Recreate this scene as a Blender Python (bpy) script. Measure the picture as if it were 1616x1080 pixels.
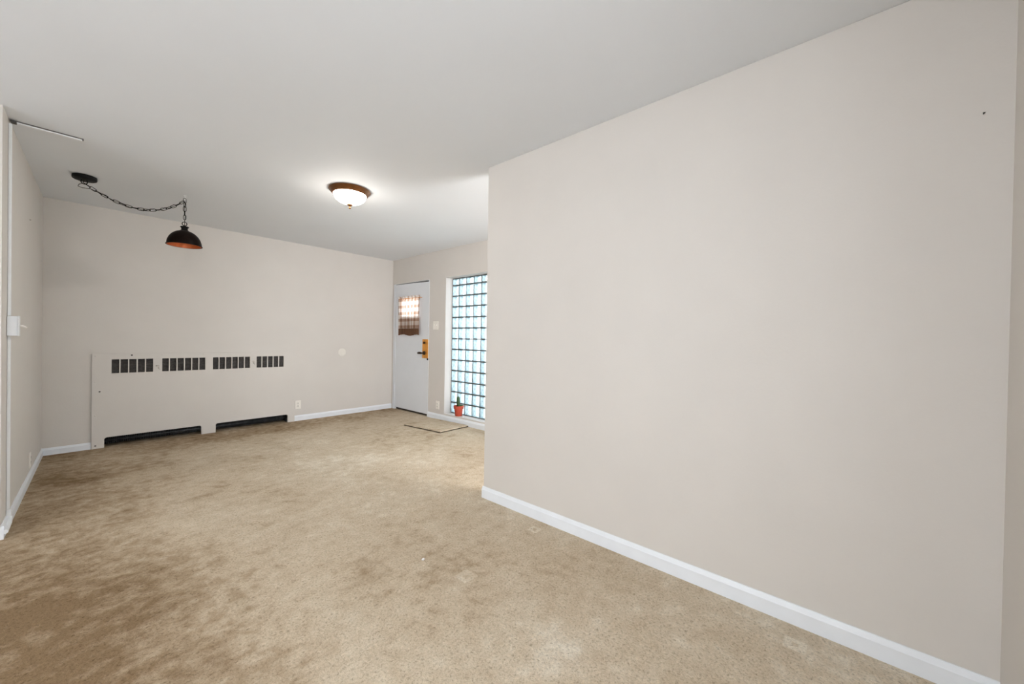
import bpy, bmesh, math, random
from mathutils import Vector, Matrix
random.seed(7)
S = bpy.context.scene
for o in list(bpy.data.objects): bpy.data.objects.remove(o)
C = S.collection

# ------------------------------------------------------------------ camera, world, lights, exposure
H = 2.44                                   # ceiling height
XL, LS, XR, XD, YW, YC, YN = -0.2200, -0.02903, 2.0036, 3.4609, 5.7042, 2.0242, -0.3877
XA, YA = -3.00, 3.575                      # alcove: wall of the added window, return wall
def left_x(y): return XL + LS*(YW - y)     # the left wall is a touch out of square

FPX, YAW, PITCH, ROLL, HC = 605.176, 0.8482, -0.00803, 0.01668, 1.17914
fw = Vector((math.sin(YAW)*math.cos(PITCH), math.cos(YAW)*math.cos(PITCH), math.sin(PITCH)))
r0 = Vector((math.cos(YAW), -math.sin(YAW), 0)); u0 = r0.cross(fw)
rt = math.cos(ROLL)*r0 + math.sin(ROLL)*u0; up = -math.sin(ROLL)*r0 + math.cos(ROLL)*u0
cd = bpy.data.cameras.new('camera'); cam = bpy.data.objects.new('camera', cd); C.objects.link(cam)
cd.sensor_width = 36; cd.sensor_fit = 'HORIZONTAL'; cd.lens = FPX/1616*36; cd.clip_start = .02
m = Matrix.Identity(4)
for i in range(3): m[i][0], m[i][1], m[i][2] = rt[i], up[i], -fw[i]
m[2][3] = HC
cam.matrix_world = m; S.camera = cam

W = bpy.data.worlds.new('overcast_sky'); S.world = W; W.use_nodes = True
bg = W.node_tree.nodes['Background']; bg.inputs[0].default_value = (.90, .95, 1.0, 1); bg.inputs[1].default_value = 6.8

def area(name, loc, rot, sx, sy, power, col):
    l = bpy.data.lights.new(name, 'AREA'); l.shape = 'RECTANGLE'; l.size = sx; l.size_y = sy; l.energy = power; l.color = col
    o = bpy.data.objects.new(name, l); C.objects.link(o); o.location = loc; o.rotation_euler = rot; return o
# sky light enters by added windows of the side room and behind the camera; this is an added fill light in the hall
area('hall_fill_light', (2.80, .14, 1.35), (math.radians(90), 0, 0), 1.0, 1.5, 58, (.97, .98, 1.0))

vs = S.view_settings; vs.view_transform = 'Standard'; vs.look = 'None'; vs.exposure = 0; vs.gamma = 1; vs.use_curve_mapping = False

# ------------------------------------------------------------------ materials
MATS = {}
def nodes(name):
    m = bpy.data.materials.new(name); m.use_nodes = True; nt = m.node_tree
    return m, nt, nt.nodes['Principled BSDF']
def N(nt, t, **kw):
    n = nt.nodes.new(t)
    for k, v in kw.items():
        if k in ('operation', 'blend_type', 'data_type', 'noise_dimensions', 'wave_type', 'bands_direction', 'wave_profile', 'feature'): setattr(n, k, v)
        else: n.inputs[k.replace('_', ' ')].default_value = v
    return n
def ramp(nt, src, stops):
    r = nt.nodes.new('ShaderNodeValToRGB'); e = r.color_ramp.elements
    while len(e) < len(stops): e.new(.5)
    for i, (p, c) in enumerate(stops): e[i].position = p; e[i].color = (*c, 1)
    nt.links.new(src, r.inputs[0]); return r
def plain(name, col, rough=.5, metal=0, noise=.04, scale=30, bump=0, bscale=200, spec=.5):
    m, nt, b = nodes(name); tc = N(nt, 'ShaderNodeTexCoord')
    n = N(nt, 'ShaderNodeTexNoise', Scale=scale, Detail=4.0); nt.links.new(tc.outputs['Object'], n.inputs['Vector'])
    r = ramp(nt, n.outputs['Fac'], [(.3, tuple(c*(1-noise) for c in col)), (.7, tuple(min(1, c*(1+noise)) for c in col))])
    nt.links.new(r.outputs[0], b.inputs['Base Color'])
    b.inputs['Roughness'].default_value = rough; b.inputs['Metallic'].default_value = metal; b.inputs['Specular IOR Level'].default_value = spec
    if bump:
        n2 = N(nt, 'ShaderNodeTexNoise', Scale=bscale, Detail=3.0); nt.links.new(tc.outputs['Object'], n2.inputs['Vector'])
        bp = N(nt, 'ShaderNodeBump', Strength=bump, Distance=.004); nt.links.new(n2.outputs['Fac'], bp.inputs['Height']); nt.links.new(bp.outputs[0], b.inputs['Normal'])
    MATS[name] = m; return m
wallpaint = plain('beige_wall_paint', (.655, .615, .572), .55, noise=.015, scale=3, bump=.10, bscale=90, spec=.3)
ceilpaint = plain('white_ceiling_paint', (.78, .80, .825), .8, noise=.012, scale=1.5, bump=.12, bscale=14, spec=.2)
white = plain('white_gloss_paint', (.80, .825, .86), .35, noise=.02, scale=12, bump=.06, bscale=60)
doorwhite = plain('white_door_paint', (.74, .76, .79), .45, noise=.012, scale=6)
revealpaint = plain('white_reveal_paint', (.66, .615, .585), .6, noise=.01, scale=5)
ivory = plain('ivory_plastic', (.85, .81, .75), .35, noise=.01)
ivory_dim = plain('ivory_disc_plastic', (.76, .72, .66), .4, noise=.01)
slotdark = plain('dark_slot', (.05, .045, .04), .6)
racewhite = plain('white_raceway_enamel', (.80, .815, .82), .35, noise=.02)
boxwhite = plain('pale_switch_box_plastic', (.76, .77, .79), .4, noise=.01)
black = plain('black_iron', (.006, .0055, .005), .6, noise=.2, scale=40, spec=.15)
bronze_black = plain('dark_bronze_shade', (.008, .004, .003), .42, noise=.2, spec=.08)
copper = plain('copper_shade_lining', (.52, .125, .03), .36, metal=.5, noise=.10, scale=18)
bronze = plain('oil_rubbed_bronze', (.19, .075, .022), .32, metal=.65, noise=.25, scale=14)
brass = plain('brushed_brass', (.80, .36, .07), .34, metal=.75, noise=.08, scale=20)
darkbronze = plain('dark_bronze_lever', (.045, .028, .016), .3, metal=.6)
cavitydark = plain('dark_cavity_lining', (.022, .020, .019), .9, noise=.2)  # near-black lining colour for the recess behind the radiator cover
louvermat = plain('grey_louver_steel', (.125, .115, .108), .5, metal=.3, noise=.35, scale=60)
finmat = plain('galvanised_fin_tube', (.10, .105, .11), .4, metal=.5, noise=.5, scale=22)
terracotta = plain('terracotta', (.44, .062, .03), .75, noise=.2, scale=25, bump=.2, bscale=120)
soil = plain('potting_soil', (.035, .022, .014), .95, noise=.3, scale=90)
mortar = plain('backlit_mortar', (.050, .070, .072), .85, noise=.25, scale=40)  # joints coloured dark, as they look against the light
threshold_m = plain('dark_threshold', (.03, .022, .016), .6)
concrete = plain('pale_concrete', (.55, .55, .53), .9, noise=.08, scale=4)
matback = plain('dark_mat_backing', (.060, .045, .028), .95, noise=.25, scale=60)
lint = plain('white_lint', (.85, .83, .80), .9)

def carpet_material():
    m, nt, b = nodes('tan_pile_carpet'); tc = N(nt, 'ShaderNodeTexCoord'); L = nt.links
    def noise(sc, det, ro, di, loc=(0, 0, 0), sca=(1, 1, 1), rot=0):
        mp = N(nt, 'ShaderNodeMapping'); mp.inputs['Location'].default_value = loc; mp.inputs['Scale'].default_value = sca; mp.inputs['Rotation'].default_value = (0, 0, rot)
        n = N(nt, 'ShaderNodeTexNoise', Scale=sc, Detail=det, Roughness=ro, Distortion=di); L.new(tc.outputs['Object'], mp.inputs[0]); L.new(mp.outputs[0], n.inputs['Vector']); return n.outputs['Fac']
    def math_(op, a, b_, c=None):
        n = N(nt, 'ShaderNodeMath', operation=op)
        for k, v in enumerate((a, b_, c)):
            if v is None: continue
            if isinstance(v, (int, float)): n.inputs[k].default_value = v
            else: L.new(v, n.inputs[k])
        return n.outputs[0]
    def sstep(v, a, b_):
        n = nt.nodes.new('ShaderNodeMapRange'); n.interpolation_type = 'SMOOTHSTEP'; L.new(v, n.inputs[0]); n.inputs[1].default_value = a; n.inputs[2].default_value = b_; return n.outputs[0]
    big = noise(.9, 5.0, .6, .3); mid = noise(4.2, 5.0, .62, .35, (3, 1, 0)); small = noise(15.0, 4.0, .6, .2, (1, 7, 0))
    # shading of pile brushed one way or another, painted as blotches of three sizes
    lay = math_('MULTIPLY_ADD', big, .42, math_('MULTIPLY_ADD', mid, .27, math_('MULTIPLY', small, .31)))
    # soiling along the left wall and before the radiator cover, the left also dimmed with painted shade, broken up by the blotches
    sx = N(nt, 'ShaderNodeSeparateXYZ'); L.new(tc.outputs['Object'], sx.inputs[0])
    grime_shade = math_('MAXIMUM', sstep(sx.outputs[0], .80, -.15), math_('MULTIPLY', sstep(sx.outputs[1], 4.6, 5.5), .8))
    grime_shade = math_('MULTIPLY_ADD', math_('MULTIPLY', sstep(sx.outputs[0], .75, .0), sstep(sx.outputs[1], 3.4, 1.9)), .55, grime_shade)  # shade painted into the near-left floor against the strong window light
    lay = math_('SUBTRACT', lay, math_('MULTIPLY', grime_shade, math_('MULTIPLY_ADD', mid, .15, .09)))
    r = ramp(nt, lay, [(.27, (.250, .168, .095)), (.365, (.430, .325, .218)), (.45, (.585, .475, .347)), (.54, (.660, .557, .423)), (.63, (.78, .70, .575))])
    # three crushed squares where furniture feet stood
    for (mx_, my_, sz) in ((1.880, 1.448, .034), (1.278, 1.406, .040), (1.865, .140, .034)):
        dx = math_('ABSOLUTE', math_('SUBTRACT', sx.outputs[0], mx_), 0); dy = math_('ABSOLUTE', math_('SUBTRACT', sx.outputs[1], my_), 0)
        d = math_('MULTIPLY_ADD', math_('SUBTRACT', small, .5), .03, math_('MAXIMUM', dx, dy)); k = math_('MULTIPLY', math_('MULTIPLY', sstep(d, sz+.008, sz-.006), sstep(d, sz*.15, sz*.45)), .13)
        lay = math_('ADD', lay, k)
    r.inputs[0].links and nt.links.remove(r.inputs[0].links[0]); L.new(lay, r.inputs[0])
    fib = noise(95.0, 3.0, .75, .6); fr = ramp(nt, fib, [(.30, (.42, .40, .37)), (.44, (.86, .86, .85)), (.58, (1.0, 1.0, 1.0)), (.75, (1.22, 1.22, 1.22))])
    mx = N(nt, 'ShaderNodeMix', data_type='RGBA', blend_type='MULTIPLY'); mx.inputs[0].default_value = .8
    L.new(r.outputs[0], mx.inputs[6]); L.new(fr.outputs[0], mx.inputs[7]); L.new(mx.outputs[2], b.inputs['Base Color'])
    h = math_('MULTIPLY_ADD', small, .8, math_('MULTIPLY_ADD', fib, 1.0, math_('MULTIPLY', noise(230.0, 2.0, .6, 0), .5)))
    bp = N(nt, 'ShaderNodeBump', Strength=.5, Distance=.009); L.new(h, bp.inputs['Height']); L.new(bp.outputs[0], b.inputs['Normal'])
    b.inputs['Roughness'].default_value = 1; b.inputs['Specular IOR Level'].default_value = .03
    return m
carpet = carpet_material()

def glass_materials():
    # clear front face, tinted side walls, frosted back face of a hollow glass block
    out = []
    m = bpy.data.materials.new('glass_block_face'); m.use_nodes = True; nt = m.node_tree; nt.nodes.clear(); L = nt.links
    o = N(nt, 'ShaderNodeOutputMaterial'); t = N(nt, 'ShaderNodeBsdfTransparent'); g = N(nt, 'ShaderNodeBsdfGlossy', Roughness=.08); mix = N(nt, 'ShaderNodeMixShader'); mix.inputs[0].default_value = .07
    t.inputs[0].default_value = (.93, .975, .985, 1)
    L.new(t.outputs[0], mix.inputs[1]); L.new(g.outputs[0], mix.inputs[2]); L.new(mix.outputs[0], o.inputs[0]); out.append(m)
    m = bpy.data.materials.new('glass_block_side'); m.use_nodes = True; nt = m.node_tree; nt.nodes.clear(); L = nt.links
    o = N(nt, 'ShaderNodeOutputMaterial'); t = N(nt, 'ShaderNodeBsdfTranslucent'); d = N(nt, 'ShaderNodeBsdfDiffuse'); g = N(nt, 'ShaderNodeBsdfGlossy', Roughness=.22)
    tc = N(nt, 'ShaderNodeTexCoord'); n = N(nt, 'ShaderNodeTexNoise', Scale=24.0, Detail=3.0); L.new(tc.outputs['Object'], n.inputs['Vector'])
    r = ramp(nt, n.outputs['Fac'], [(.35, (.27, .335, .355)), (.6, (.46, .51, .525))]); L.new(r.outputs[0], d.inputs[0])
    mix = N(nt, 'ShaderNodeMixShader'); mix.inputs[0].default_value = .10; L.new(d.outputs[0], mix.inputs[1]); L.new(g.outputs[0], mix.inputs[2]); L.new(mix.outputs[0], o.inputs[0])
    g.inputs[0].default_value = (.75, .9, .97, 1); out.append(m)
    m = bpy.data.materials.new('glass_block_frosted_back'); m.use_nodes = True; nt = m.node_tree; nt.nodes.clear(); L = nt.links
    o = N(nt, 'ShaderNodeOutputMaterial'); t = N(nt, 'ShaderNodeBsdfTransparent'); d = N(nt, 'ShaderNodeBsdfTranslucent'); mix = N(nt, 'ShaderNodeMixShader')
    tc = N(nt, 'ShaderNodeTexCoord'); n = N(nt, 'ShaderNodeTexNoise', Scale=26.0, Detail=3.0, Distortion=.8); L.new(tc.outputs['Object'], n.inputs['Vector'])
    r = ramp(nt, n.outputs['Fac'], [(.32, (.62, .78, .84)), (.52, (.95, .98, .99))]); L.new(r.outputs[0], t.inputs[0]); L.new(r.outputs[0], d.inputs[0])
    mix.inputs[0].default_value = .3; L.new(t.outputs[0], mix.inputs[1]); L.new(d.outputs[0], mix.inputs[2]); L.new(mix.outputs[0], o.inputs[0]); out.append(m)
    return out
GB = glass_materials()

def curtain_material():
    m = bpy.data.materials.new('brown_plaid_cloth'); m.use_nodes = True; nt = m.node_tree; nt.nodes.clear(); L = nt.links
    o = N(nt, 'ShaderNodeOutputMaterial'); tc = N(nt, 'ShaderNodeTexCoord'); sx = N(nt, 'ShaderNodeSeparateXYZ'); L.new(tc.outputs['UV'], sx.inputs[0])
    def stripe(sock, per, off, duty):
        a = N(nt, 'ShaderNodeMath', operation='MULTIPLY_ADD'); a.inputs[1].default_value = 1/per; a.inputs[2].default_value = off; L.new(sock, a.inputs[0])
        f = N(nt, 'ShaderNodeMath', operation='FRACT'); L.new(a.outputs[0], f.inputs[0])
        g = N(nt, 'ShaderNodeMath', operation='LESS_THAN'); g.inputs[1].default_value = duty; L.new(f.outputs[0], g.inputs[0]); return g.outputs[0]
    v = stripe(sx.outputs[0], .105, .1, .45); h = stripe(sx.outputs[1], .105, -.05, .42); v2 = stripe(sx.outputs[0], .105, .45, .10)
    s = N(nt, 'ShaderNodeMath', operation='ADD'); L.new(v, s.inputs[0]); L.new(h, s.inputs[1])
    s1 = N(nt, 'ShaderNodeMath', operation='MULTIPLY_ADD'); s1.inputs[1].default_value = .6; L.new(v2, s1.inputs[0]); L.new(s.outputs[0], s1.inputs[2])
    s2 = N(nt, 'ShaderNodeMath', operation='MULTIPLY'); s2.inputs[1].default_value = .38; L.new(s1.outputs[0], s2.inputs[0])
    r = ramp(nt, s2.outputs[0], [(0, (.90, .86, .82)), (.38, (.64, .49, .40)), (.8, (.38, .225, .15)), (1, (.36, .21, .14))])
    hem = N(nt, 'ShaderNodeMath', operation='LESS_THAN'); hem.inputs[1].default_value = .105; L.new(sx.outputs[1], hem.inputs[0])
    mx = N(nt, 'ShaderNodeMix', data_type='RGBA'); L.new(hem.outputs[0], mx.inputs[0]); L.new(r.outputs[0], mx.inputs[6]); mx.inputs[7].default_value = (.27, .15, .095, 1)
    d = N(nt, 'ShaderNodeBsdfDiffuse'); t = N(nt, 'ShaderNodeBsdfTranslucent'); mix = N(nt, 'ShaderNodeMixShader'); mix.inputs[0].default_value = .62
    L.new(mx.outputs[2], d.inputs[0]); L.new(mx.outputs[2], t.inputs[0]); L.new(d.outputs[0], mix.inputs[1]); L.new(t.outputs[0], mix.inputs[2]); L.new(mix.outputs[0], o.inputs[0])
    return m
plaid = curtain_material()

def cactus_material():
    m, nt, b = nodes('cactus_skin'); tc = N(nt, 'ShaderNodeTexCoord'); v = N(nt, 'ShaderNodeTexVoronoi', Scale=110.0); nt.links.new(tc.outputs['Object'], v.inputs['Vector'])
    r = ramp(nt, v.outputs['Distance'], [(0, (.45, .40, .25)), (.14, (.05, .10, .035)), (.7, (.035, .085, .03))]); nt.links.new(r.outputs[0], b.inputs['Base Color']); b.inputs['Roughness'].default_value = .6
    return m
cactus_skin = cactus_material()

def lit_bowl():
    # frosted bowl glowing from the bulb behind it, which also shines through
    m = bpy.data.materials.new('lit_frosted_glass'); m.use_nodes = True; nt = m.node_tree; nt.nodes.clear()
    o = N(nt, 'ShaderNodeOutputMaterial'); t = N(nt, 'ShaderNodeBsdfTransparent'); e = N(nt, 'ShaderNodeEmission'); mix = N(nt, 'ShaderNodeMixShader'); mix.inputs[0].default_value = .5
    e.inputs[0].default_value = (1.0, .95, .88, 1); e.inputs[1].default_value = 40.0
    nt.links.new(t.outputs[0], mix.inputs[1]); nt.links.new(e.outputs[0], mix.inputs[2]); nt.links.new(mix.outputs[0], o.inputs[0]); return m
bowlglass = lit_bowl()
def clear_pane():
    m = bpy.data.materials.new('clear_pane_glass'); m.use_nodes = True; nt = m.node_tree; nt.nodes.clear()
    o = N(nt, 'ShaderNodeOutputMaterial'); t = N(nt, 'ShaderNodeBsdfTransparent'); g = N(nt, 'ShaderNodeBsdfGlossy', Roughness=.02); mix = N(nt, 'ShaderNodeMixShader'); mix.inputs[0].default_value = .06
    nt.links.new(t.outputs[0], mix.inputs[1]); nt.links.new(g.outputs[0], mix.inputs[2]); nt.links.new(mix.outputs[0], o.inputs[0]); return m
pane = clear_pane()

# ------------------------------------------------------------------ mesh helpers
def box(bm, a, b, bev=0):
    vs_ = [bm.verts.new((x, y, z)) for x in (a[0], b[0]) for y in (a[1], b[1]) for z in (a[2], b[2])]
    fs = [bm.faces.new([vs_[i] for i in q]) for q in ((0,1,3,2),(4,6,7,5),(0,4,5,1),(2,3,7,6),(0,2,6,4),(1,5,7,3))]
    if bev:
        es = list({e for f in fs for e in f.edges})
        bmesh.ops.bevel(bm, geom=es, offset=bev, segments=2, affect='EDGES', profile=.6)
    return bm
def bbox(a, b, bev=0): return box(bmesh.new(), a, b, bev)
def lathe(bm, prof, seg=32, org=(0,0,0), axis='Z', close=False):
    """prof: list of (radius, height) turned about an axis through org"""
    rings = []
    def P(rr, h, t):
        c, s = rr*math.cos(t), rr*math.sin(t)
        v = {'Z': (c, s, h), 'X': (h, c, s), 'Y': (c, h, s)}[axis]
        return (v[0]+org[0], v[1]+org[1], v[2]+org[2])
    for rr, h in prof:
        if rr < 1e-6: rings.append([bm.verts.new(P(0, h, 0))])
        else: rings.append([bm.verts.new(P(rr, h, 2*math.pi*k/seg)) for k in range(seg)])
    for A, B in zip(rings, rings[1:]):
        for k in range(seg):
            k2 = (k+1) % seg
            if len(A) == 1 and len(B) == 1: continue
            if len(A) == 1: bm.faces.new((A[0], B[k], B[k2]))
            elif len(B) == 1: bm.faces.new((A[k], A[k2], B[0]))
            else: bm.faces.new((A[k], A[k2], B[k2], B[k]))
    bmesh.ops.recalc_face_normals(bm, faces=bm.faces)
    return bm
def tube(bm, pts, r, seg=8, closed=False, caps=True):
    pts = [Vector(p) for p in pts]; n = len(pts); rings = []; ref = None
    for i, p in enumerate(pts):
        if closed: t = pts[(i+1) % n] - pts[i-1]
        else: t = pts[min(i+1, n-1)] - pts[max(i-1, 0)]
        t.normalize()
        if ref is None: ref = t.orthogonal().normalized()
        ref = (ref - t*ref.dot(t)).normalized(); b = t.cross(ref)
        rr = r[i] if isinstance(r, (list, tuple)) else r
        rings.append([bm.verts.new(p + rr*(math.cos(2*math.pi*k/seg)*ref + math.sin(2*math.pi*k/seg)*b)) for k in range(seg)])
    prs = list(zip(rings, rings[1:])) + ([(rings[-1], rings[0])] if closed else [])
    for A, B in prs:
        for k in range(seg): bm.faces.new((A[k], A[(k+1) % seg], B[(k+1) % seg], B[k]))
    if caps and not closed: bm.faces.new(rings[0][::-1]); bm.faces.new(rings[-1])
    bmesh.ops.recalc_face_normals(bm, faces=bm.faces)
    return bm
def obj(name, bm, mat, parent=None, smooth=False, angle=None):
    me = bpy.data.meshes.new(name); bm.normal_update(); bm.to_mesh(me); bm.free()
    for mm in (mat if isinstance(mat, (list, tuple)) else [mat]): me.materials.append(mm)
    if smooth:
        for p in me.polygons: p.use_smooth = True
        if angle: me.set_sharp_from_angle(angle=math.radians(angle))
    o = bpy.data.objects.new(name, me); C.objects.link(o)
    if parent:
        o.parent = parent; o.matrix_parent_inverse = Matrix.Translation(-parent.location) if parent.type == 'EMPTY' else Matrix.Identity(4)
    return o
def thing(name, loc, label, cat, group=None):
    o = bpy.data.objects.new(name, None); o.empty_display_size = .05; C.objects.link(o); o.location = loc
    o['label'] = label; o['category'] = cat
    if group: o['group'] = group
    return o
def tag(o, label, cat, group=None):
    o['label'] = label; o['category'] = cat
    if group: o['group'] = group
    return o
def struct(o, label, cat):
    o['kind'] = 'structure'; o['label'] = label; o['category'] = cat; return o
def slab(bm, us, vs_, holes, t0, t1, place):
    """a slab in a (u, v) grid with rectangular holes, thickness t0..t1; place(u, v, t) -> xyz; every hole gets its reveals"""
    us = sorted(set(us) | {h[0] for h in holes} | {h[1] for h in holes}); vs_ = sorted(set(vs_) | {h[2] for h in holes} | {h[3] for h in holes})
    nu, nv = len(us)-1, len(vs_)-1
    def solid(i, j):
        if not (0 <= i < nu and 0 <= j < nv): return False
        cu, cv = (us[i]+us[i+1])/2, (vs_[j]+vs_[j+1])/2
        return not any(h[0] < cu < h[1] and h[2] < cv < h[3] for h in holes)
    cache = {}
    def V(i, j, k):
        if (i, j, k) not in cache: cache[i, j, k] = bm.verts.new(place(us[i], vs_[j], (t0, t1)[k]))
        return cache[i, j, k]
    for i in range(nu):
        for j in range(nv):
            if not solid(i, j): continue
            bm.faces.new((V(i,j,0), V(i+1,j,0), V(i+1,j+1,0), V(i,j+1,0))); bm.faces.new((V(i,j,1), V(i,j+1,1), V(i+1,j+1,1), V(i+1,j,1)))
            for (di, dj, p, q) in ((-1,0,(i,j),(i,j+1)), (1,0,(i+1,j),(i+1,j+1)), (0,-1,(i,j),(i+1,j)), (0,1,(i,j+1),(i+1,j+1))):
                if not solid(i+di, j+dj): bm.faces.new((V(*p,0), V(*q,0), V(*q,1), V(*p,1)))
    bmesh.ops.recalc_face_normals(bm, faces=bm.faces)
    return bm

# ------------------------------------------------------------------ the shell
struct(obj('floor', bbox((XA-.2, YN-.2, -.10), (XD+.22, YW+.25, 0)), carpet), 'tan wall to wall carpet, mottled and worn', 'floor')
struct(obj('ceiling', bbox((XA-.2, YN-.2, H), (XD+.22, YW+.25, H+.12)), ceilpaint), 'plain white painted ceiling', 'ceiling')
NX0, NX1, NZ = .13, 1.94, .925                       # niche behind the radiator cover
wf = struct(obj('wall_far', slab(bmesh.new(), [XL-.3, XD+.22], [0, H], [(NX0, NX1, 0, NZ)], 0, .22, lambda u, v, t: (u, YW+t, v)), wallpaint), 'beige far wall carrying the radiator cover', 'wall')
obj('niche_lining', slab(bmesh.new(), [NX0, NX1], [0, NZ], [], .17, .20, lambda u, v, t: (u, YW+t, v)), cavitydark, wf)
DY0, DY1, DZ = 4.700, 5.668, 2.040                   # door opening
GY0, GY1, GZ0, GZ1 = 3.235, 4.318, .100, 2.033       # glass block opening
we = slab(bmesh.new(), [0.2, YW], [0, H], [(DY0, DY1, 0, DZ), (GY0, GY1, GZ0, GZ1)], 0, .22, lambda u, v, t: (XD+t, u, v))
we.normal_update()
for f in we.faces:                                    # reveals of the window are painted white
    c = f.calc_center_median()
    if abs(f.normal.x) < .5 and GY0-.01 < c.y < GY1+.01 and GZ0-.01 < c.z < GZ1+.01: f.material_index = 1
struct(obj('wall_entry', we, [wallpaint, revealpaint]), 'beige entry wall with the white door and glass block window', 'wall')
struct(obj('wall_right', bbox((XR, YN-.2, 0), (XR+.115, YC, H), .004), wallpaint), 'large blank beige partition wall on the right', 'wall')
struct(obj('wall_hall', slab(bmesh.new(), [XR+.115, XD], [0, H], [(2.3, 3.3, .6, 2.1)], 0, .1, lambda u, v, t: (u, .2-t, v)), wallpaint), 'wall at the end of the entry hall behind the partition', 'wall')
bm = bmesh.new()
x0, x1 = left_x(YA), left_x(YW+.1)
q = [(x0, YA), (x1, YW+.02), (x1-.14, YW+.02), (x0-.14, YA)]
lo = [bm.verts.new((a, b, 0)) for a, b in q]; hi = [bm.verts.new((a, b, H)) for a, b in q]
bm.faces.new(lo[::-1]); bm.faces.new(hi)
for k in range(4): bm.faces.new((lo[k], lo[(k+1) % 4], hi[(k+1) % 4], hi[k]))
struct(obj('wall_left', bm, wallpaint), 'narrow beige wall at the left edge with a white raceway', 'wall')
struct(obj('wall_side_room', bbox((XA-.2, YA, 0), (x0-.14, YA+.14, H)), wallpaint), 'side room wall beyond the left corner', 'wall')
struct(obj('wall_added_window', slab(bmesh.new(), [YN-.2, YA+.14], [0, H], [(-.32, 2.60, .45, 2.20)], 0, .2, lambda u, v, t: (XA-t, u, v)), wallpaint), 'side room wall with an added wide window', 'wall')
struct(obj('wall_near', slab(bmesh.new(), [XA, XR], [0, H], [(-1.0, .50, .60, 2.30)], 0, .2, lambda u, v, t: (u, YN-t, v)), wallpaint), 'beige wall at the right edge beside the camera', 'wall')
def sash(name, us, v0, v1, place, label):  # windows out of view, added to let in light
    w = obj(name, slab(bmesh.new(), [us[0], us[-1]], [v0, v1], [(a+.03, b-.03, v0+.05, v1-.05) for a, b in zip(us, us[1:])], .04, .05, place), white)
    return struct(w, label, 'window')
sash('added_window_2', [-.32, .65, 1.63, 2.60], .45, 2.20, lambda u, v, t: (XA-.0+t-.05, u, v), 'added white framed window lighting the side room, out of view')
sash('added_window_3', [-1.0, -.25, .50], .60, 2.30, lambda u, v, t: (u, YN+t-.05, v), 'added white framed window behind the camera, out of view')
sash('added_window_4', [2.3, 2.8, 3.3], .6, 2.1, lambda u, v, t: (u, .2+t-.05, v), 'added white framed window at the unseen end of the entry hall')
struct(obj('ground', bbox((XD+.22, -8, -.25), (XD+14, 14, -.12)), concrete), 'pale concrete outside the entry', 'ground')

# baseboards: flat board with an eased top
def baseboard(name, p, q, nrm, h, t, label):
    p, q, nrm = Vector((*p, 0)), Vector((*q, 0)), Vector((*nrm, 0))
    prof = [(0, 0), (t, 0), (t, h*.74), (t*.80, h*.80), (t*.45, h*.97), (t*.30, h), (0, h)]
    bm = bmesh.new(); A = [bm.verts.new(p + nrm*a + Vector((0, 0, b))) for a, b in prof]; B = [bm.verts.new(q + nrm*a + Vector((0, 0, b))) for a, b in prof]
    for k in range(len(prof)): bm.faces.new((A[k], A[(k+1) % len(prof)], B[(k+1) % len(prof)], B[k]))
    bm.faces.new(A[::-1]); bm.faces.new(B); bmesh.ops.recalc_face_normals(bm, faces=bm.faces)
    return struct(obj(name, bm, white), label, 'baseboard')
baseboard('baseboard_right', (XR, YN), (XR, YC+.006), (-1, 0), .083, .014, 'long white baseboard along the partition wall')
baseboard('baseboard_far', (1.975, YW), (XD-.004, YW), (0, -1), .075, .013, 'white baseboard between radiator cover and door')
baseboard('baseboard_corner', (left_x(YW), YW), (.097, YW), (0, -1), .068, .013, 'short white baseboard between corner and radiator cover')
baseboard('baseboard_left', (left_x(YA), YA-.013), (left_x(YW), YW), (1, 0), .072, .013, 'white baseboard along the narrow left wall')
baseboard('baseboard_entry', (XD, GY0-2.9), (XD, DY0-.005), (-1, 0), .078, .014, 'white baseboard below the glass block window')
baseboard('baseboard_side_room', (XA, YA), (left_x(YA)+.013, YA), (0, -1), .072, .014, 'white baseboard rounding the left corner')

# ------------------------------------------------------------------ glass block window
w1 = obj('window_1', slab(bmesh.new(), [GY0, GY1], [GZ0, GZ1],
     [], .20, .204, lambda u, v, t: (XD+t, u, v)), pane)
struct(w1, 'tall recessed window of clear glass blocks in mortar darkened as backlit', 'window')
BX, BD, PITCHB = XD+.115, .080, .1525
cols = [GY1-.006]; cols.append(4.170)
while cols[-1]-PITCHB > GY0: cols.append(cols[-1]-PITCHB)
cols.append(GY0+.004) if cols[-1]-GY0 > .03 else None
rows = [GZ0+.003] + [.2545+.1523*k for k in range(12)] + [GZ1-.004]
JH, JV, JE = .0055, .0042, .0007
gmesh = {}
def block_mesh(w, h):
    key = (round(w, 3), round(h, 3))
    if key in gmesh: return gmesh[key]
    bm = bmesh.new(); b = .006
    # front dome edge: small bevel ring round the clear face
    def ring(x, inset): return [bm.verts.new((x, sy*(w/2-inset), sz*(h/2-inset))) for sy, sz in ((-1,-1),(1,-1),(1,1),(-1,1))]
    R0, R1, R2 = ring(.004, 0), ring(0, b), ring(BD, 0)
    f = bm.faces.new(R1[::-1]); f.material_index = 0
    for k in range(4):
        f = bm.faces.new((R0[k], R0[(k+1) % 4], R1[(k+1) % 4], R1[k])); f.material_index = 1
        f = bm.faces.new((R0[k], R2[k], R2[(k+1) % 4], R0[(k+1) % 4])); f.material_index = 1
    f = bm.faces.new(R2); f.material_index = 2
    me = bpy.data.meshes.new('glass_block'); bm.to_mesh(me); bm.free()
    for mm in GB: me.materials.append(mm)
    gmesh[key] = me; return me
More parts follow.
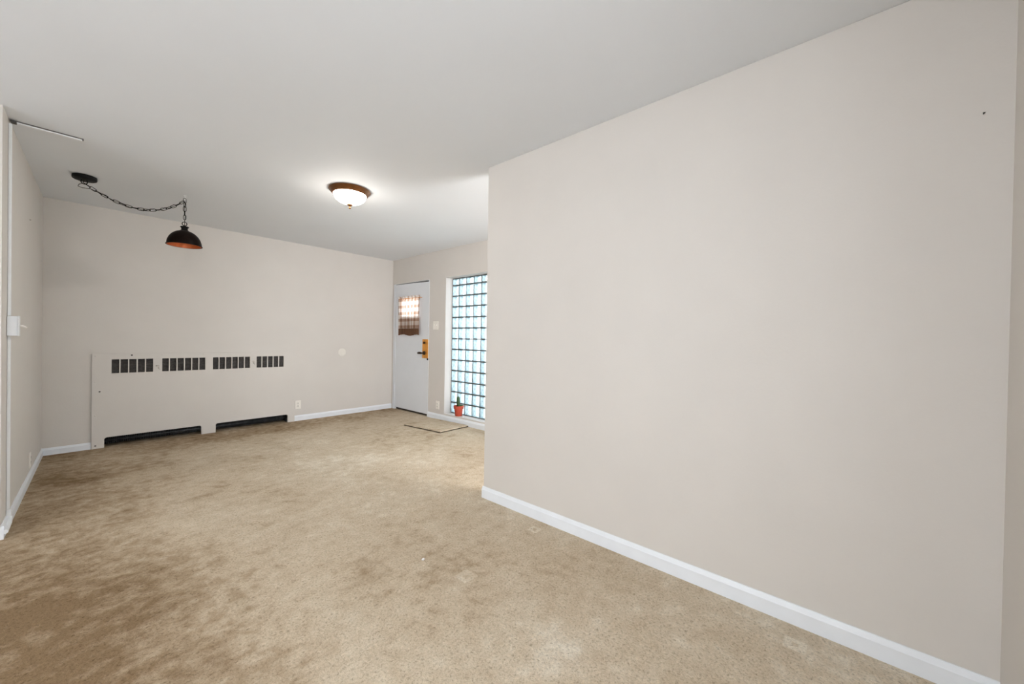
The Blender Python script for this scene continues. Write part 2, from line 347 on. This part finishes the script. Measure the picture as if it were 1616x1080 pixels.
for i in range(len(cols)-1):
    for j in range(len(rows)-1):
        w, h = cols[i]-cols[i+1]-2*JV, rows[j+1]-rows[j]-2*JH
        o = bpy.data.objects.new('glass_block', block_mesh(w, h)); C.objects.link(o); o.parent = w1
        o.location = (BX, (cols[i]+cols[i+1])/2, (rows[j]+rows[j+1])/2)
bm = bmesh.new()
for z in rows[1:-1]: box(bm, (BX+.006, cols[-1], z-JH+JE), (BX+BD-.004, cols[0], z+JH-JE))
for y in cols[1:-1]: box(bm, (BX+.0065, y-JV+JE, rows[0]), (BX+BD-.0045, y+JV-JE, rows[-1]))
for y in (GY0, cols[0]-.001): box(bm, (BX+.007, y, rows[0]), (BX+BD-.005, y+.006, rows[-1]))
for z in (GZ0, rows[-1]-.001): box(bm, (BX+.0075, cols[-1], z), (BX+BD-.0055, cols[0], z+.004))
obj('mortar_joints', bm, mortar, w1)

# ------------------------------------------------------------------ entry door
door = struct(obj('door_1', slab(bmesh.new(), [DY0, DY1], [0, DZ], [(DY0+.016, DY1-.064, 0, DZ-.004)], -.004, .11, lambda u, v, t: (XD+t, u, v)), doorwhite), 'white entry door with a small curtained window', 'door')
SY0, SY1, SZ0, SZ1 = DY0+.019, DY1-.067, .034, 2.028
LY0, LY1, LZ0, LZ1 = 4.955, 5.425, 1.515, 1.795      # the pane
def door_place(u, v, t):
    if v > 2.0: v -= .016*max(0, (SY1-.30-u)/(SY1-.30-SY0))  # slab has sagged, leaving a gap over its latch side
    return (XD+t, u, v)
dl = obj('door_leaf', slab(bmesh.new(), [SY0, SY1, SY1-.30], [SZ0, SZ1], [(LY0, LY1, LZ0, LZ1)], .002, .044, door_place), doorwhite, door)
obj('door_pane', bbox((XD+.020, LY0, LZ0), (XD+.026, LY1, LZ1)), pane, dl)
obj('glazing_bead', slab(bmesh.new(), [LY0-.018, LY1+.018], [LZ0-.018, LZ1+.018], [(LY0, LY1, LZ0, LZ1)], -.006, .003, lambda u, v, t: (XD+t, u, v)), doorwhite, dl)
bm = bmesh.new()                                      # stops and threshold behind the leaf
box(bm, (XD+.05, DY0+.012, SZ0), (XD+.08, SY0+.02, DZ-.004)); box(bm, (XD+.05, SY1-.02, SZ0), (XD+.08, DY1-.06, DZ-.004)); box(bm, (XD+.05, SY0, 1.985), (XD+.08, SY1, DZ-.004))
obj('door_stop', bm, threshold_m, door)
obj('threshold', bbox((XD+.03, DY0+.012, 0), (XD+.20, DY1-.06, .05), .004), threshold_m, door)
for z in (1.790, 1.049, .330):
    bm = bmesh.new(); y = SY1+.006
    for k in range(5): lathe(bm, [(0, 0), (.0075, 0), (.0075, .021), (0, .021)], 10, (XD-.006, y, z-.058+k*.0235))
    lathe(bm, [(0, 0), (.005, .001), (.006, .006), (0, .011)], 10, (XD-.006, y, z+.060)); 
    hg = obj('hinge', bm, doorwhite, door, True, 40)
    bm = bmesh.new(); box(bm, (XD-.0055, y+.004, z-.055), (XD-.0035, y+.045, z+.058))
    for k in (-.04, 0, .04): lathe(bm, [(0, -.0015), (.005, -.001), (.006, 0)], 8, (XD-.0055, y+.028, z+k), 'X')
    obj('hinge_leaf', bm, doorwhite, hg)

# lock set: tall brass escutcheon wrapping the door edge, lever, deadbolt turn
lk = thing('door_lock', (XD, 4.79, .85), 'brass lock plate with dark lever on the white entry door', 'lock')
obj('lock_plate', bbox((XD-.007, 4.726, .868), (XD+.001, 4.852, 1.153), .002), brass, lk)
obj('edge_guard', bbox((XD-.010, 4.709, .868), (XD+.001, 4.727, 1.145), .002), brass, lk)
bm = bmesh.new(); lathe(bm, [(0, -.018), (.026, -.016), (.030, -.006), (.030, 0)], 20, (XD-.006, 4.800, .945), 'X'); lathe(bm, [(0, -.05), (.011, -.05), (.011, 0)], 12, (XD-.02, 4.800, .945), 'X')
obj('lever_rose', bm, darkbronze, lk, True, 35)
obj('lever', tube(bmesh.new(), [(XD-.060, 4.790, .945), (XD-.064, 4.815, .946), (XD-.064, 4.845, .947), (XD-.062, 4.875, .945), (XD-.056, 4.892, .941)], [.012, .017, .018, .018, .013], 12), darkbronze, lk, True)
bm = bmesh.new(); lathe(bm, [(0, -.010), (.015, -.009), (.018, -.003), (.018, 0)], 18, (XD-.006, 4.795, 1.100), 'X'); box(bm, (XD-.034, 4.790, 1.083), (XD-.014, 4.800, 1.117), .002)
obj('thumb_turn', bm, darkbronze, lk, True, 35)
for z in (.885, 1.136): obj('plate_screw', lathe(bmesh.new(), [(0, -.003), (.005, -.002), (.006, 0)], 10, (XD-.007, 4.79, z), 'X'), darkbronze, lk)
obj('latch_catch', bbox((XD-.014, 4.704, .842), (XD+.001, 4.729, .868), .003), black, lk)

# curtain
ct = thing('door_curtain', (XD, 5.19, 1.205), 'brown and white plaid curtain over the door window', 'curtain')
bm = bmesh.new(); uvl = bm.loops.layers.uv.new('uv'); cy0, cy1, cz0, cz1 = 4.900, 5.474, 1.212, 1.822; NU, NV = 120, 40; g = []
for i in range(NU+1):
    row = []; u = i/NU
    for j in range(NV+1):
        v = j/NV
        amp = .009 + .004*math.sin(9*u) ; 
        if v > .93: amp *= 1.15
        x = XD-.030 - amp*math.sin(u*math.pi*2*9.2 + .7*math.sin(5*u)) - .004*math.sin(u*61+v*3) - .010*(1-v)*math.sin(u*5.1+1)
        if abs(v-.945) < .02: x += .006
        zz = cz0 + v*(cz1-cz0) + (.010*math.sin(u*math.pi*3+.5) if v < .02 else 0) + (.006*math.sin(u*120) if v > .98 else 0)
        row.append(bm.verts.new((x, cy0+u*(cy1-cy0)+.006*math.sin(u*50)*(v-.3), zz)))
    g.append(row)
for i in range(NU):
    for j in range(NV):
        f = bm.faces.new((g[i][j], g[i+1][j], g[i+1][j+1], g[i][j+1]))
        for l, (a, b) in zip(f.loops, ((i, j), (i+1, j), (i+1, j+1), (i, j+1))): l[uvl].uv = (a/NU*.62, b/NV*(cz1-cz0))
obj('plaid_cloth', bm, plaid, ct, True)
bm = bmesh.new(); tube(bm, [(XD-.028, 4.890, 1.788), (XD-.028, 5.484, 1.788)], .004, 8)
for y in (4.890, 5.484): tube(bm, [(XD+.002, y, 1.788), (XD-.028, y, 1.788)], .004, 8)
obj('curtain_rod', bm, brass, ct, True, 40)

# ------------------------------------------------------------------ radiator cover
rc = thing('radiator_cover', (1.035, YW, 0), 'wide beige radiator cover panel with dark louvered slots', 'radiator cover')
RX0, RX1, RZ1, RT = .100, 1.972, .957, .022
groups = [(.236, 5), (.622, 6), (1.070, 6), (1.518, 5)]; cw, cp = .0555, .0643
holes = [(g0+k*cp, g0+k*cp+cw, .757, .900) for g0, n in groups for k in range(n)]
toes = [(.188, .969, 0, .104), (1.104, 1.888, 0, .108)]
bm = slab(bmesh.new(), [RX0, RX1], [0, RZ1], holes+toes, 0, RT, lambda u, v, t: (u, YW-.0005-t, v))
for a, b, _, z in toes:                               # rounded upper corners of the toe openings
    for cx_, sg in ((a, 1), (b, -1)):
        rr = .022; pts = [(cx_, z)] + [(cx_+sg*(rr-rr*math.cos(t)), z-rr+rr*math.sin(t)) for t in [k*math.pi/12 for k in range(7)]]
        F = [bm.verts.new((u, YW-.0005-RT+.0003, v)) for u, v in pts]; B = [bm.verts.new((u, YW-.001, v)) for u, v in pts]
        bm.faces.new(F); bm.faces.new(B[::-1])
        for k in range(len(pts)): bm.faces.new((F[k], F[(k+1) % len(pts)], B[(k+1) % len(pts)], B[k]))
bmesh.ops.recalc_face_normals(bm, faces=bm.faces)
obj('front_panel', bm, wallpaint, rc)
for g0, n in groups:                                  # louver insert behind each group of slots
    bm = bmesh.new(); xa, xb = g0-.012, g0+(n-1)*cp+cw+.012
    for k in range(11):
        z = .752+k*.0145; d = .004 if k != 5 else .007
        vs4 = [bm.verts.new(p) for p in ((xa, YW+.003, z), (xb, YW+.003, z), (xb, YW+.016, z+.010), (xa, YW+.016, z+.010))]
        vs5 = [bm.verts.new((v.co.x, v.co.y, v.co.z+d*.5)) for v in vs4]
        bm.faces.new(vs4); bm.faces.new(vs5[::-1])
        for q_ in range(4): bm.faces.new((vs4[q_], vs4[(q_+1) % 4], vs5[(q_+1) % 4], vs5[q_]))
    bmesh.ops.recalc_face_normals(bm, faces=bm.faces)
    obj('louver_insert', bm, louvermat, rc)
sc = bpy.data.meshes.new('screw'); b2 = lathe(bmesh.new(), [(0, -.0028), (.0035, -.0022), (.0055, 0)], 10, (0, 0, 0), 'Y'); b2.to_mesh(sc); b2.free(); sc.materials.append(wallpaint)
for x, z in ((.122, .935), (.122, .675), (.122, .335), (.62, .938), (.98, .938), (1.45, .940), (1.955, .935), (1.955, .63), (1.955, .30)):
    o = bpy.data.objects.new('screw', sc); C.objects.link(o); o.parent = rc; o.matrix_parent_inverse = Matrix.Translation(-rc.location); o.location = (x, YW-.0005-RT, z)
hm = bpy.data.meshes.new('open_screw_hole'); b2 = lathe(bmesh.new(), [(0, -.0006), (.0075, -.0004), (.0075, .004)], 10, (0, 0, 0), 'Y'); b2.to_mesh(hm); b2.free(); hm.materials.append(slotdark)
for x, z in ((.153, .575), (.383, .941), (.126, .030)):
    o = bpy.data.objects.new('open_screw_hole', hm); C.objects.link(o); o.parent = rc; o.matrix_parent_inverse = Matrix.Translation(-rc.location); o.location = (x, YW-.0005-RT, z)
for x, z in ((.588, .797), (1.484, .815)):
    y = YW-.0005-RT
    bm = bmesh.new(); tube(bm, [(x-.016, y-.004, z+.020), (x-.008, y-.007, z+.030), (x+.004, y-.008, z+.028), (x+.010, y-.008, z+.016), (x+.006, y-.007, z+.002), (x+.010, y-.006, z-.012), (x+.020, y-.004, z-.016)], .0042, 8)
    lathe(bm, [(0, -.006), (.006, -.005), (.007, 0)], 10, (x+.006, y, z+.002), 'Y')
    obj('turn_latch', bm, wallpaint, rc, True)
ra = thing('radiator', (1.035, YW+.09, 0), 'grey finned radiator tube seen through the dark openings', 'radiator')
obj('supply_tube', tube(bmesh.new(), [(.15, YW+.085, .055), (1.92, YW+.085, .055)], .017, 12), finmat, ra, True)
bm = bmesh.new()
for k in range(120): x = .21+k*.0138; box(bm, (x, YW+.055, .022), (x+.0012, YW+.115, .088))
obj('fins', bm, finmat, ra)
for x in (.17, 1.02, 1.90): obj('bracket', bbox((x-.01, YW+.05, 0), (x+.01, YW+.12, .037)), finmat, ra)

# ------------------------------------------------------------------ wall plates
def frame_axes(o, n, right):                          # put a plate built in (x right, z up, -y out) onto a wall
    n, right = Vector(n).normalized(), Vector(right).normalized(); u = Vector((0, 0, 1))
    mm = Matrix.Identity(4)
    for i in range(3): mm[i][0], mm[i][1], mm[i][2] = right[i], -n[i], u[i]
    return mm
def plate_thing(name, loc, n, right, label, cat): 
    t = thing(name, loc, label, cat); mm = frame_axes(t, n, right); mm.translation = loc; t.matrix_world = mm; return t
def kid(name, bm, mat, t, smooth=False):
    o = obj(name, bm, mat, None, smooth, 40 if smooth else None); o.parent = t; return o
def outlet(loc, n, right, label, w=.072, h=.116):
    t = plate_thing('wall_outlet', loc, n, right, label, 'outlet')
    kid('cover_plate', bbox((-w/2, -.006, -h/2), (w/2, 0, h/2), .002), ivory, t)
    for s in (-1, 1):
        b = bmesh.new(); lathe(b, [(0, -.0085), (.0145, -.0085), (.0165, -.006), (.0165, -.003)], 20, (0, 0, s*.0195), 'Y')
        rcp = kid('receptacle', b, ivory, t, True)
        b = bmesh.new()
        for x in (-.0065, .0065): box(b, (x-.0016, -.0092, s*.0195-.002), (x+.0016, -.0080, s*.0195+.009))
        lathe(b, [(0, -.0092), (.003, -.0090), (.003, -.008)], 8, (0, 0, s*.0195-.0085), 'Y')
        sl = kid('slots', b, slotdark, t); sl.parent = rcp
    b = bmesh.new(); lathe(b, [(0, -.008), (.003, -.0075), (.0035, -.006)], 8, (0, 0, 0), 'Y'); kid('plate_screw', b, ivory, t)
    return t
outlet((2.0225, YW-.0005, .221), (0, -1, 0), (1, 0, 0), 'ivory outlet low on the far wall beside the radiator cover')
outlet((XD-.0005, 4.466, .203), (-1, 0, 0), (0, -1, 0), 'ivory outlet between the entry door and glass block window')
yl = 4.835; ang = Vector((1, LS, 0)).normalized()
outlet((left_x(yl)+.0008, yl, .160), tuple(ang), (-LS, 1, 0), 'ivory outlet low on the narrow left wall')
t = plate_thing('light_switch', (XD-.0005, 4.536, 1.357), (-1, 0, 0), (0, -1, 0), 'square ivory switch plate beside the entry door', 'switch')
kid('cover_plate', bbox((-.060, -.006, -.060), (.060, 0, .060), .002), ivory, t)
for x in (-.023, .023):
    kid('toggle', bbox((x-.005, -.016, -.004), (x+.005, -.005, .014), .002), ivory, t)
for x in (-.023, .023):
    for z in (-.030, .030): kid('plate_screw', lathe(bmesh.new(), [(0, -.008), (.003, -.0075), (.0035, -.006)], 8, (x, 0, z), 'Y'), ivory, t)
t = plate_thing('blank_cover_plate', (2.623, YW-.0005, .934), (0, -1, 0), (1, 0, 0), 'round pale blank cover disc on the far wall', 'cover plate')
b = bmesh.new(); lathe(b, [(0, -.006), (.045, -.006), (.056, -.004), (.060, 0)], 36, (0, 0, 0), 'Y'); kid('disc', b, ivory_dim, t, True)
for x in (-.030, .030): kid('disc_screw', lathe(bmesh.new(), [(0, -.0078), (.003, -.0074), (.0035, -.006)], 8, (x, 0, 0), 'Y'), ivory_dim, t)

# ------------------------------------------------------------------ surface raceway with switch box on the left wall
yr = 3.775; xw = left_x(yr)
rw = thing('cable_raceway', (xw, yr, 0), 'white cable raceway running up the left wall and onto the ceiling', 'raceway')
bm = bmesh.new()
def chan(bm, a, b): box(bm, a, b, .003)
chan(bm, (xw+.0005, yr-.011, .105), (xw+.0135, yr+.011, 1.146)); obj('wall_channel', bm, racewhite, rw)
obj('wall_channel', bbox((xw+.0005, yr-.011, 1.268), (xw+.0135, yr+.011, H-.028), .003), racewhite, rw)
obj('ceiling_channel', bbox((xw+.029, yr+.009, H-.0135), (.016, yr+.031, H-.0005), .003), racewhite, rw)
obj('ceiling_channel_shadow', bbox((xw+.004, yr+.004, H-.006), (.022, yr+.034, H-.0003)), louvermat, rw)  # dark plate standing in for the shadow line beside the channel
obj('open_elbow', bbox((xw+.008, yr-.012, H-.020), (xw+.030, yr+.020, H-.006), .003), slotdark, rw)
bm = bmesh.new(); chan(bm, (xw+.0005, yr-.020, .035), (xw+.020, yr+.016, .108)); obj('base_elbow', bm, racewhite, rw)
obj('base_plug', tube(bmesh.new(), [(xw+.012, YA-.012, .040), (xw+.014, yr-.06, .042), (xw+.014, yr-.012, .055)], [.012, .013, .013], 12), racewhite, rw, True, 40)
sb = thing('switch_box', (xw, yr, 1.146), 'surface mounted white switch box on the left wall raceway', 'switch')
obj('box_body', bbox((xw+.0005, yr-.037, 1.148), (xw+.041, yr+.037, 1.266), .003), boxwhite, sb)
obj('cover_plate', bbox((xw+.041, yr-.040, 1.146), (xw+.046, yr+.040, 1.268), .002), racewhite, sb)
obj('toggle', tube(bmesh.new(), [(xw+.045, yr, 1.206), (xw+.056, yr, 1.209), (xw+.066, yr, 1.203), (xw+.073, yr, 1.196)], [.007, .006, .005, .004], 10), ivory, sb, True)
# small hooks and nails left in the walls
def nail(loc, n, label):
    L = Vector(loc); n = Vector(n)
    o = obj('wall_nail', tube(bmesh.new(), [L+n*.0005, L+n*.006, L+n*.0075+Vector((0, 0, .002))], [.0018, .0018, .0035], 8), slotdark); tag(o, label, 'nail')
nail((left_x(4.741), 4.741, 2.032), ang, 'small dark nail high on the narrow left wall')
nail((XR, -.321, 1.959), (-1, 0, 0), 'small dark nail high at the right end of the partition')

# ------------------------------------------------------------------ flush ceiling lamp
FX, FY = 1.552, 3.262
fl = thing('ceiling_lamp', (FX, FY, H), 'lit flush ceiling lamp with bronze rim and frosted glass bowl', 'ceiling lamp')
bm = lathe(bmesh.new(), [(.150, H), (.166, H-.002), (.170, H-.008), (.166, H-.014), (.158, H-.018), (.152, H-.030), (.142, H-.040), (.134, H-.043), (.130, H-.040), (.130, H-.012)], 48, (FX, FY, 0)); obj('rim', bm, bronze, fl, True, 50)
bm = lathe(bmesh.new(), [(.129, H-.036)] + [(.131*math.cos(t), H-.040-.082*math.sin(t)) for t in [k*math.pi/2/14 for k in range(14)]] + [(0, H-.122)], 48, (FX, FY, 0)); obj('glass_bowl', bm, bowlglass, fl, True)
bm = lathe(bmesh.new(), [(0, H-.118), (.020, H-.121), (.024, H-.127), (.016, H-.134), (.007, H-.138), (.006, H-.146), (.010, H-.151), (.009, H-.158), (0, H-.162)], 20, (FX, FY, 0)); obj('finial', bm, bronze, fl, True)
bl = bpy.data.lights.new('lamp_bulb', 'POINT'); bl.energy = 24; bl.color = (1.0, .95, .88); bl.shadow_soft_size = .035
bo = bpy.data.objects.new('lamp_bulb', bl); C.objects.link(bo); bo.parent = fl; bo.location = (0, 0, -.053)

# ------------------------------------------------------------------ swag pendant lamp
CX, CY, HX, HY = .034, 4.668, .645, 4.585
pd = thing('pendant_lamp', (HX, HY, H), 'dark dome pendant lamp with copper lining on a swagged chain', 'pendant lamp')
bm = lathe(bmesh.new(), [(.058, H-.0005), (.070, H-.003), (.071, H-.022), (.069, H-.029), (.062, H-.033), (0, H-.033)], 36, (CX, CY, 0)); obj('ceiling_canopy', bm, black, pd, True, 40)
bm = bmesh.new()
loop = [(CX+.020*math.cos(t)*.9-.002, CY, H-.046+.020*math.sin(t)) for t in [k*2*math.pi/16 for k in range(16)]]; tube(bm, loop, .0035, 8, True); obj('canopy_loop', bm, black, pd, True)
# white hook in the ceiling
bm = tube(bmesh.new(), [(HX, HY, H-.0005), (HX, HY, H-.016), (HX+.007, HY, H-.022), (HX+.009, HY, H-.030), (HX+.002, HY, H-.036), (HX-.007, HY, H-.031)], .0030, 8); lathe(bm, [(.013, H-.0005), (.012, H-.004), (0, H-.006)], 16, (HX, HY, 0)); obj('ceiling_hook', bm, racewhite, pd, True, 40)
# swag path in the vertical plane from canopy to hook
LK, LWd, LR = .044, .0105, .0025
def link_mesh():
    bm = bmesh.new(); pts = []
    for k in range(9): t = -math.pi/2+math.pi*k/8; pts.append((LWd*math.sin(t), 0, LK/2-LWd+LWd*math.cos(t)))
    for k in range(9): t = math.pi/2+math.pi*k/8; pts.append((LWd*math.sin(t), 0, -(LK/2-LWd)+LWd*math.cos(t)))
    tube(bm, pts, LR, 6, True); me = bpy.data.meshes.new('chain_link'); bm.to_mesh(me); bm.free(); me.materials.append(black)
    for p in me.polygons: p.use_smooth = True
    return me
LM = link_mesh()
def resample(path, step):
    out = [path[0]]; acc = 0
    for a, b in zip(path, path[1:]):
        d = (b-a).length
        while acc+d >= step:
            a = a + (b-a)*((step-acc)/d); out.append(a.copy()); d = (b-a).length; acc = 0
        acc += d
    return out
A, B = Vector((CX, CY, H-.060)), Vector((HX-.002, HY, H-.052))
path = []
for k in range(201):
    s = k/200; p = A.lerp(B, s)
    sag = .136*(1-(2*s-1)**2)**1.0 * (1.0+.28*(s-.5)); path.append(p - Vector((0, 0, sag)))
def lay(path, twist0=0):
    pts = resample(path, LK-2.4*LR)
    for k, (a, b) in enumerate(zip(pts, pts[1:])):
        d = (b-a).normalized(); o = bpy.data.objects.new('chain_link', LM); C.objects.link(o); o.parent = pd
        q = d.to_track_quat('Z', 'Y'); mm = Matrix.Translation((a+b)/2) @ q.to_matrix().to_4x4() @ Matrix.Rotation(twist0+(k % 2)*math.pi/2+.5*math.sin(k*1.7), 4, 'Z')
        o.matrix_parent_inverse = Matrix.Translation(-pd.location); o.matrix_basis = mm
lay(path)
ZS = 1.984                                            # rim height of the shade
drop = [Vector((HX, HY, H-.028)).lerp(Vector((HX, HY, ZS+.219)), k/60) for k in range(61)]; lay(drop, .4)
cord = []
for k in range(0, 201, 4): p = path[k]; cord.append(p + Vector((.003*math.sin(k*.35), .003*math.cos(k*.27), .004*math.sin(k*.21))))
slack = [Vector((CX-.004, CY, H-.028)), Vector((CX-.008, CY-.004, H-.060)), Vector((CX-.030, CY-.01, H-.078)), Vector((CX-.036, CY-.01, H-.094)), Vector((CX-.012, CY-.008, H-.101)), Vector((CX+.030, CY-.005, H-.094))]
cord = slack + cord[8:]
cord += [Vector((HX+.004, HY+.004, H-.07)), Vector((HX-.003, HY+.003, H-.13)), Vector((HX+.003, HY-.003, H-.19)), Vector((HX, HY, ZS+.176))]
obj('lamp_cord', tube(bmesh.new(), cord, .0024, 6), black, pd, True)
bm = bmesh.new(); tube(bm, [(HX+.017*math.cos(t), HY, ZS+.197+.017*math.sin(t)) for t in [k*2*math.pi/16 for k in range(16)]], .0035, 8, True); obj('shade_loop', bm, black, pd, True)
bm = lathe(bmesh.new(), [(0, ZS+.181), (.010, ZS+.181), (.012, ZS+.174), (.030, ZS+.172), (.032, ZS+.168), (.024, ZS+.156), (.024, ZS+.143), (.032, ZS+.134), (0, ZS+.134)], 24, (HX, HY, 0)); obj('neck_cap', bm, black, pd, True, 40)
RS, HS = .126, .136
prof = [(.030, HS)] + [(RS*math.sin(t)**.92, HS*math.cos(t)**1.02) for t in [math.radians(a) for a in range(16, 91, 5)]]
prof[-1] = (RS, .004)
bm = lathe(bmesh.new(), [(rr, ZS+h) for rr, h in prof] + [(RS+.004, ZS+.003), (RS+.004, ZS-.002), (RS-.001, ZS-.002)], 48, (HX, HY, 0)); obj('shade', bm, bronze_black, pd, True, 50)
bm = lathe(bmesh.new(), [(0, ZS+HS-.006)] + [(max(rr-.004, .004), ZS+h-.004) for rr, h in prof[1:-1]] + [(RS-.003, ZS-.001)], 48, (HX, HY, 0)); obj('shade_lining', bm, copper, pd, True)
bm = lathe(bmesh.new(), [(.018, ZS+.130), (.018, ZS+.082), (.012, ZS+.078), (0, ZS+.078)], 16, (HX, HY, 0)); obj('bulb_socket', bm, black, pd, True, 40)

# ------------------------------------------------------------------ cactus on the window sill
PX, PY, PZ = 3.500, 4.050, GZ0+.0005
cp_ = thing('potted_cactus', (PX, PY, PZ), 'small cactus in a red terracotta pot on the window sill', 'plant')
k_, h_ = 1.10, 1.17
bm = lathe(bmesh.new(), [(a*k_, b*h_) for a, b in ((0, 0), (.040, 0), (.043, .004), (.054, .082), (.062, .084), (.065, .120), (.063, .123), (.057, .122), (.054, .104), (0, .104))], 32, (PX, PY, PZ)); obj('pot', bm, terracotta, cp_, True, 40)
bm = lathe(bmesh.new(), [(.0535*k_, .106*h_), (.03, .111*h_), (0, .112*h_)], 24, (PX, PY, PZ)); obj('soil', bm, soil, cp_, True)
def cactus_stem(x, y, z0, h, r, ribs, lean):
    bm = bmesh.new(); n = ribs*4; rings = []
    for j in range(13):
        s = j/12; rad = r*(.72+.5*math.sin(math.pi*min(1, s*.75+.1)))*(1 if s < .8 else math.sqrt(max(0, 1-((s-.8)/.2)**2))*.98+.02)
        rings.append([bm.verts.new((x+lean[0]*s*s+rad*(1+.13*math.cos(ribs*2*math.pi*k/n))*math.cos(2*math.pi*k/n), y+lean[1]*s*s+rad*(1+.13*math.cos(ribs*2*math.pi*k/n))*math.sin(2*math.pi*k/n), z0+h*s)) for k in range(n)])
    for a_, b_ in zip(rings, rings[1:]):
        for k in range(n): bm.faces.new((a_[k], a_[(k+1) % n], b_[(k+1) % n], b_[k]))
    bm.faces.new(rings[-1]); bm.faces.new(rings[0][::-1]); bmesh.ops.recalc_face_normals(bm, faces=bm.faces); return bm
obj('cactus_stem', cactus_stem(PX, PY+.012, PZ+.122, .150, .018, 9, (0, .004)), cactus_skin, cp_, True)
obj('cactus_pup', cactus_stem(PX-.008, PY-.020, PZ+.122, .044, .018, 8, (0, -.004)), cactus_skin, cp_, True)
obj('cactus_pup', cactus_stem(PX+.012, PY-.040, PZ+.123, .038, .014, 8, (0, -.006)), cactus_skin, cp_, True)

# ------------------------------------------------------------------ carpet remnant used as door mat, lint on the carpet
mt = thing('door_mat', (3.17, 4.11, 0), 'loose rectangle of tan carpet lying as a mat before the window', 'mat')
def mat_mesh(z0, z1, inset, bevel):
    bm = bmesh.new(); q = [(2.889, 4.440), (2.972, 3.776), (3.444, 3.784), (3.400, 4.460)]; cx_ = sum(a for a, _ in q)/4; cy_ = sum(b for _, b in q)/4
    pts = []
    for (a0, b0), (a1, b1) in zip(q, q[1:]+q[:1]):
        for k in range(10):
            s = k/10; a, b = a0+(a1-a0)*s, b0+(b1-b0)*s; w = .003*math.sin(k*2.1+a0*9)
            d = Vector((a-cx_, b-cy_)); d *= (d.length-inset+w)/d.length; pts.append((cx_+d.x, cy_+d.y))
    lo = [bm.verts.new((a, b, z0)) for a, b in pts]; hi = [bm.verts.new((cx_+(a-cx_)*(1-bevel), cy_+(b-cy_)*(1-bevel), z1)) for a, b in pts]
    bm.faces.new(lo[::-1]); bm.faces.new(hi); n = len(pts)
    for k in range(n): bm.faces.new((lo[k], lo[(k+1) % n], hi[(k+1) % n], hi[k]))
    bmesh.ops.recalc_face_normals(bm, faces=bm.faces); return bm
obj('mat_backing', mat_mesh(0, .012, 0, .0), matback, mt)
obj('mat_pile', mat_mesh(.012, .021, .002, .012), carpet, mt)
b = bmesh.new(); bmesh.ops.create_icosphere(b, subdivisions=2, radius=.010)
for v in b.verts: v.co *= random.uniform(.7, 1.3); v.co.z = v.co.z*.4+.003
o = obj('lint_scrap', b, lint, None, True); o.location = (1.219, 1.676, .0005); tag(o, 'tiny white scrap of lint lying on the carpet', 'lint')
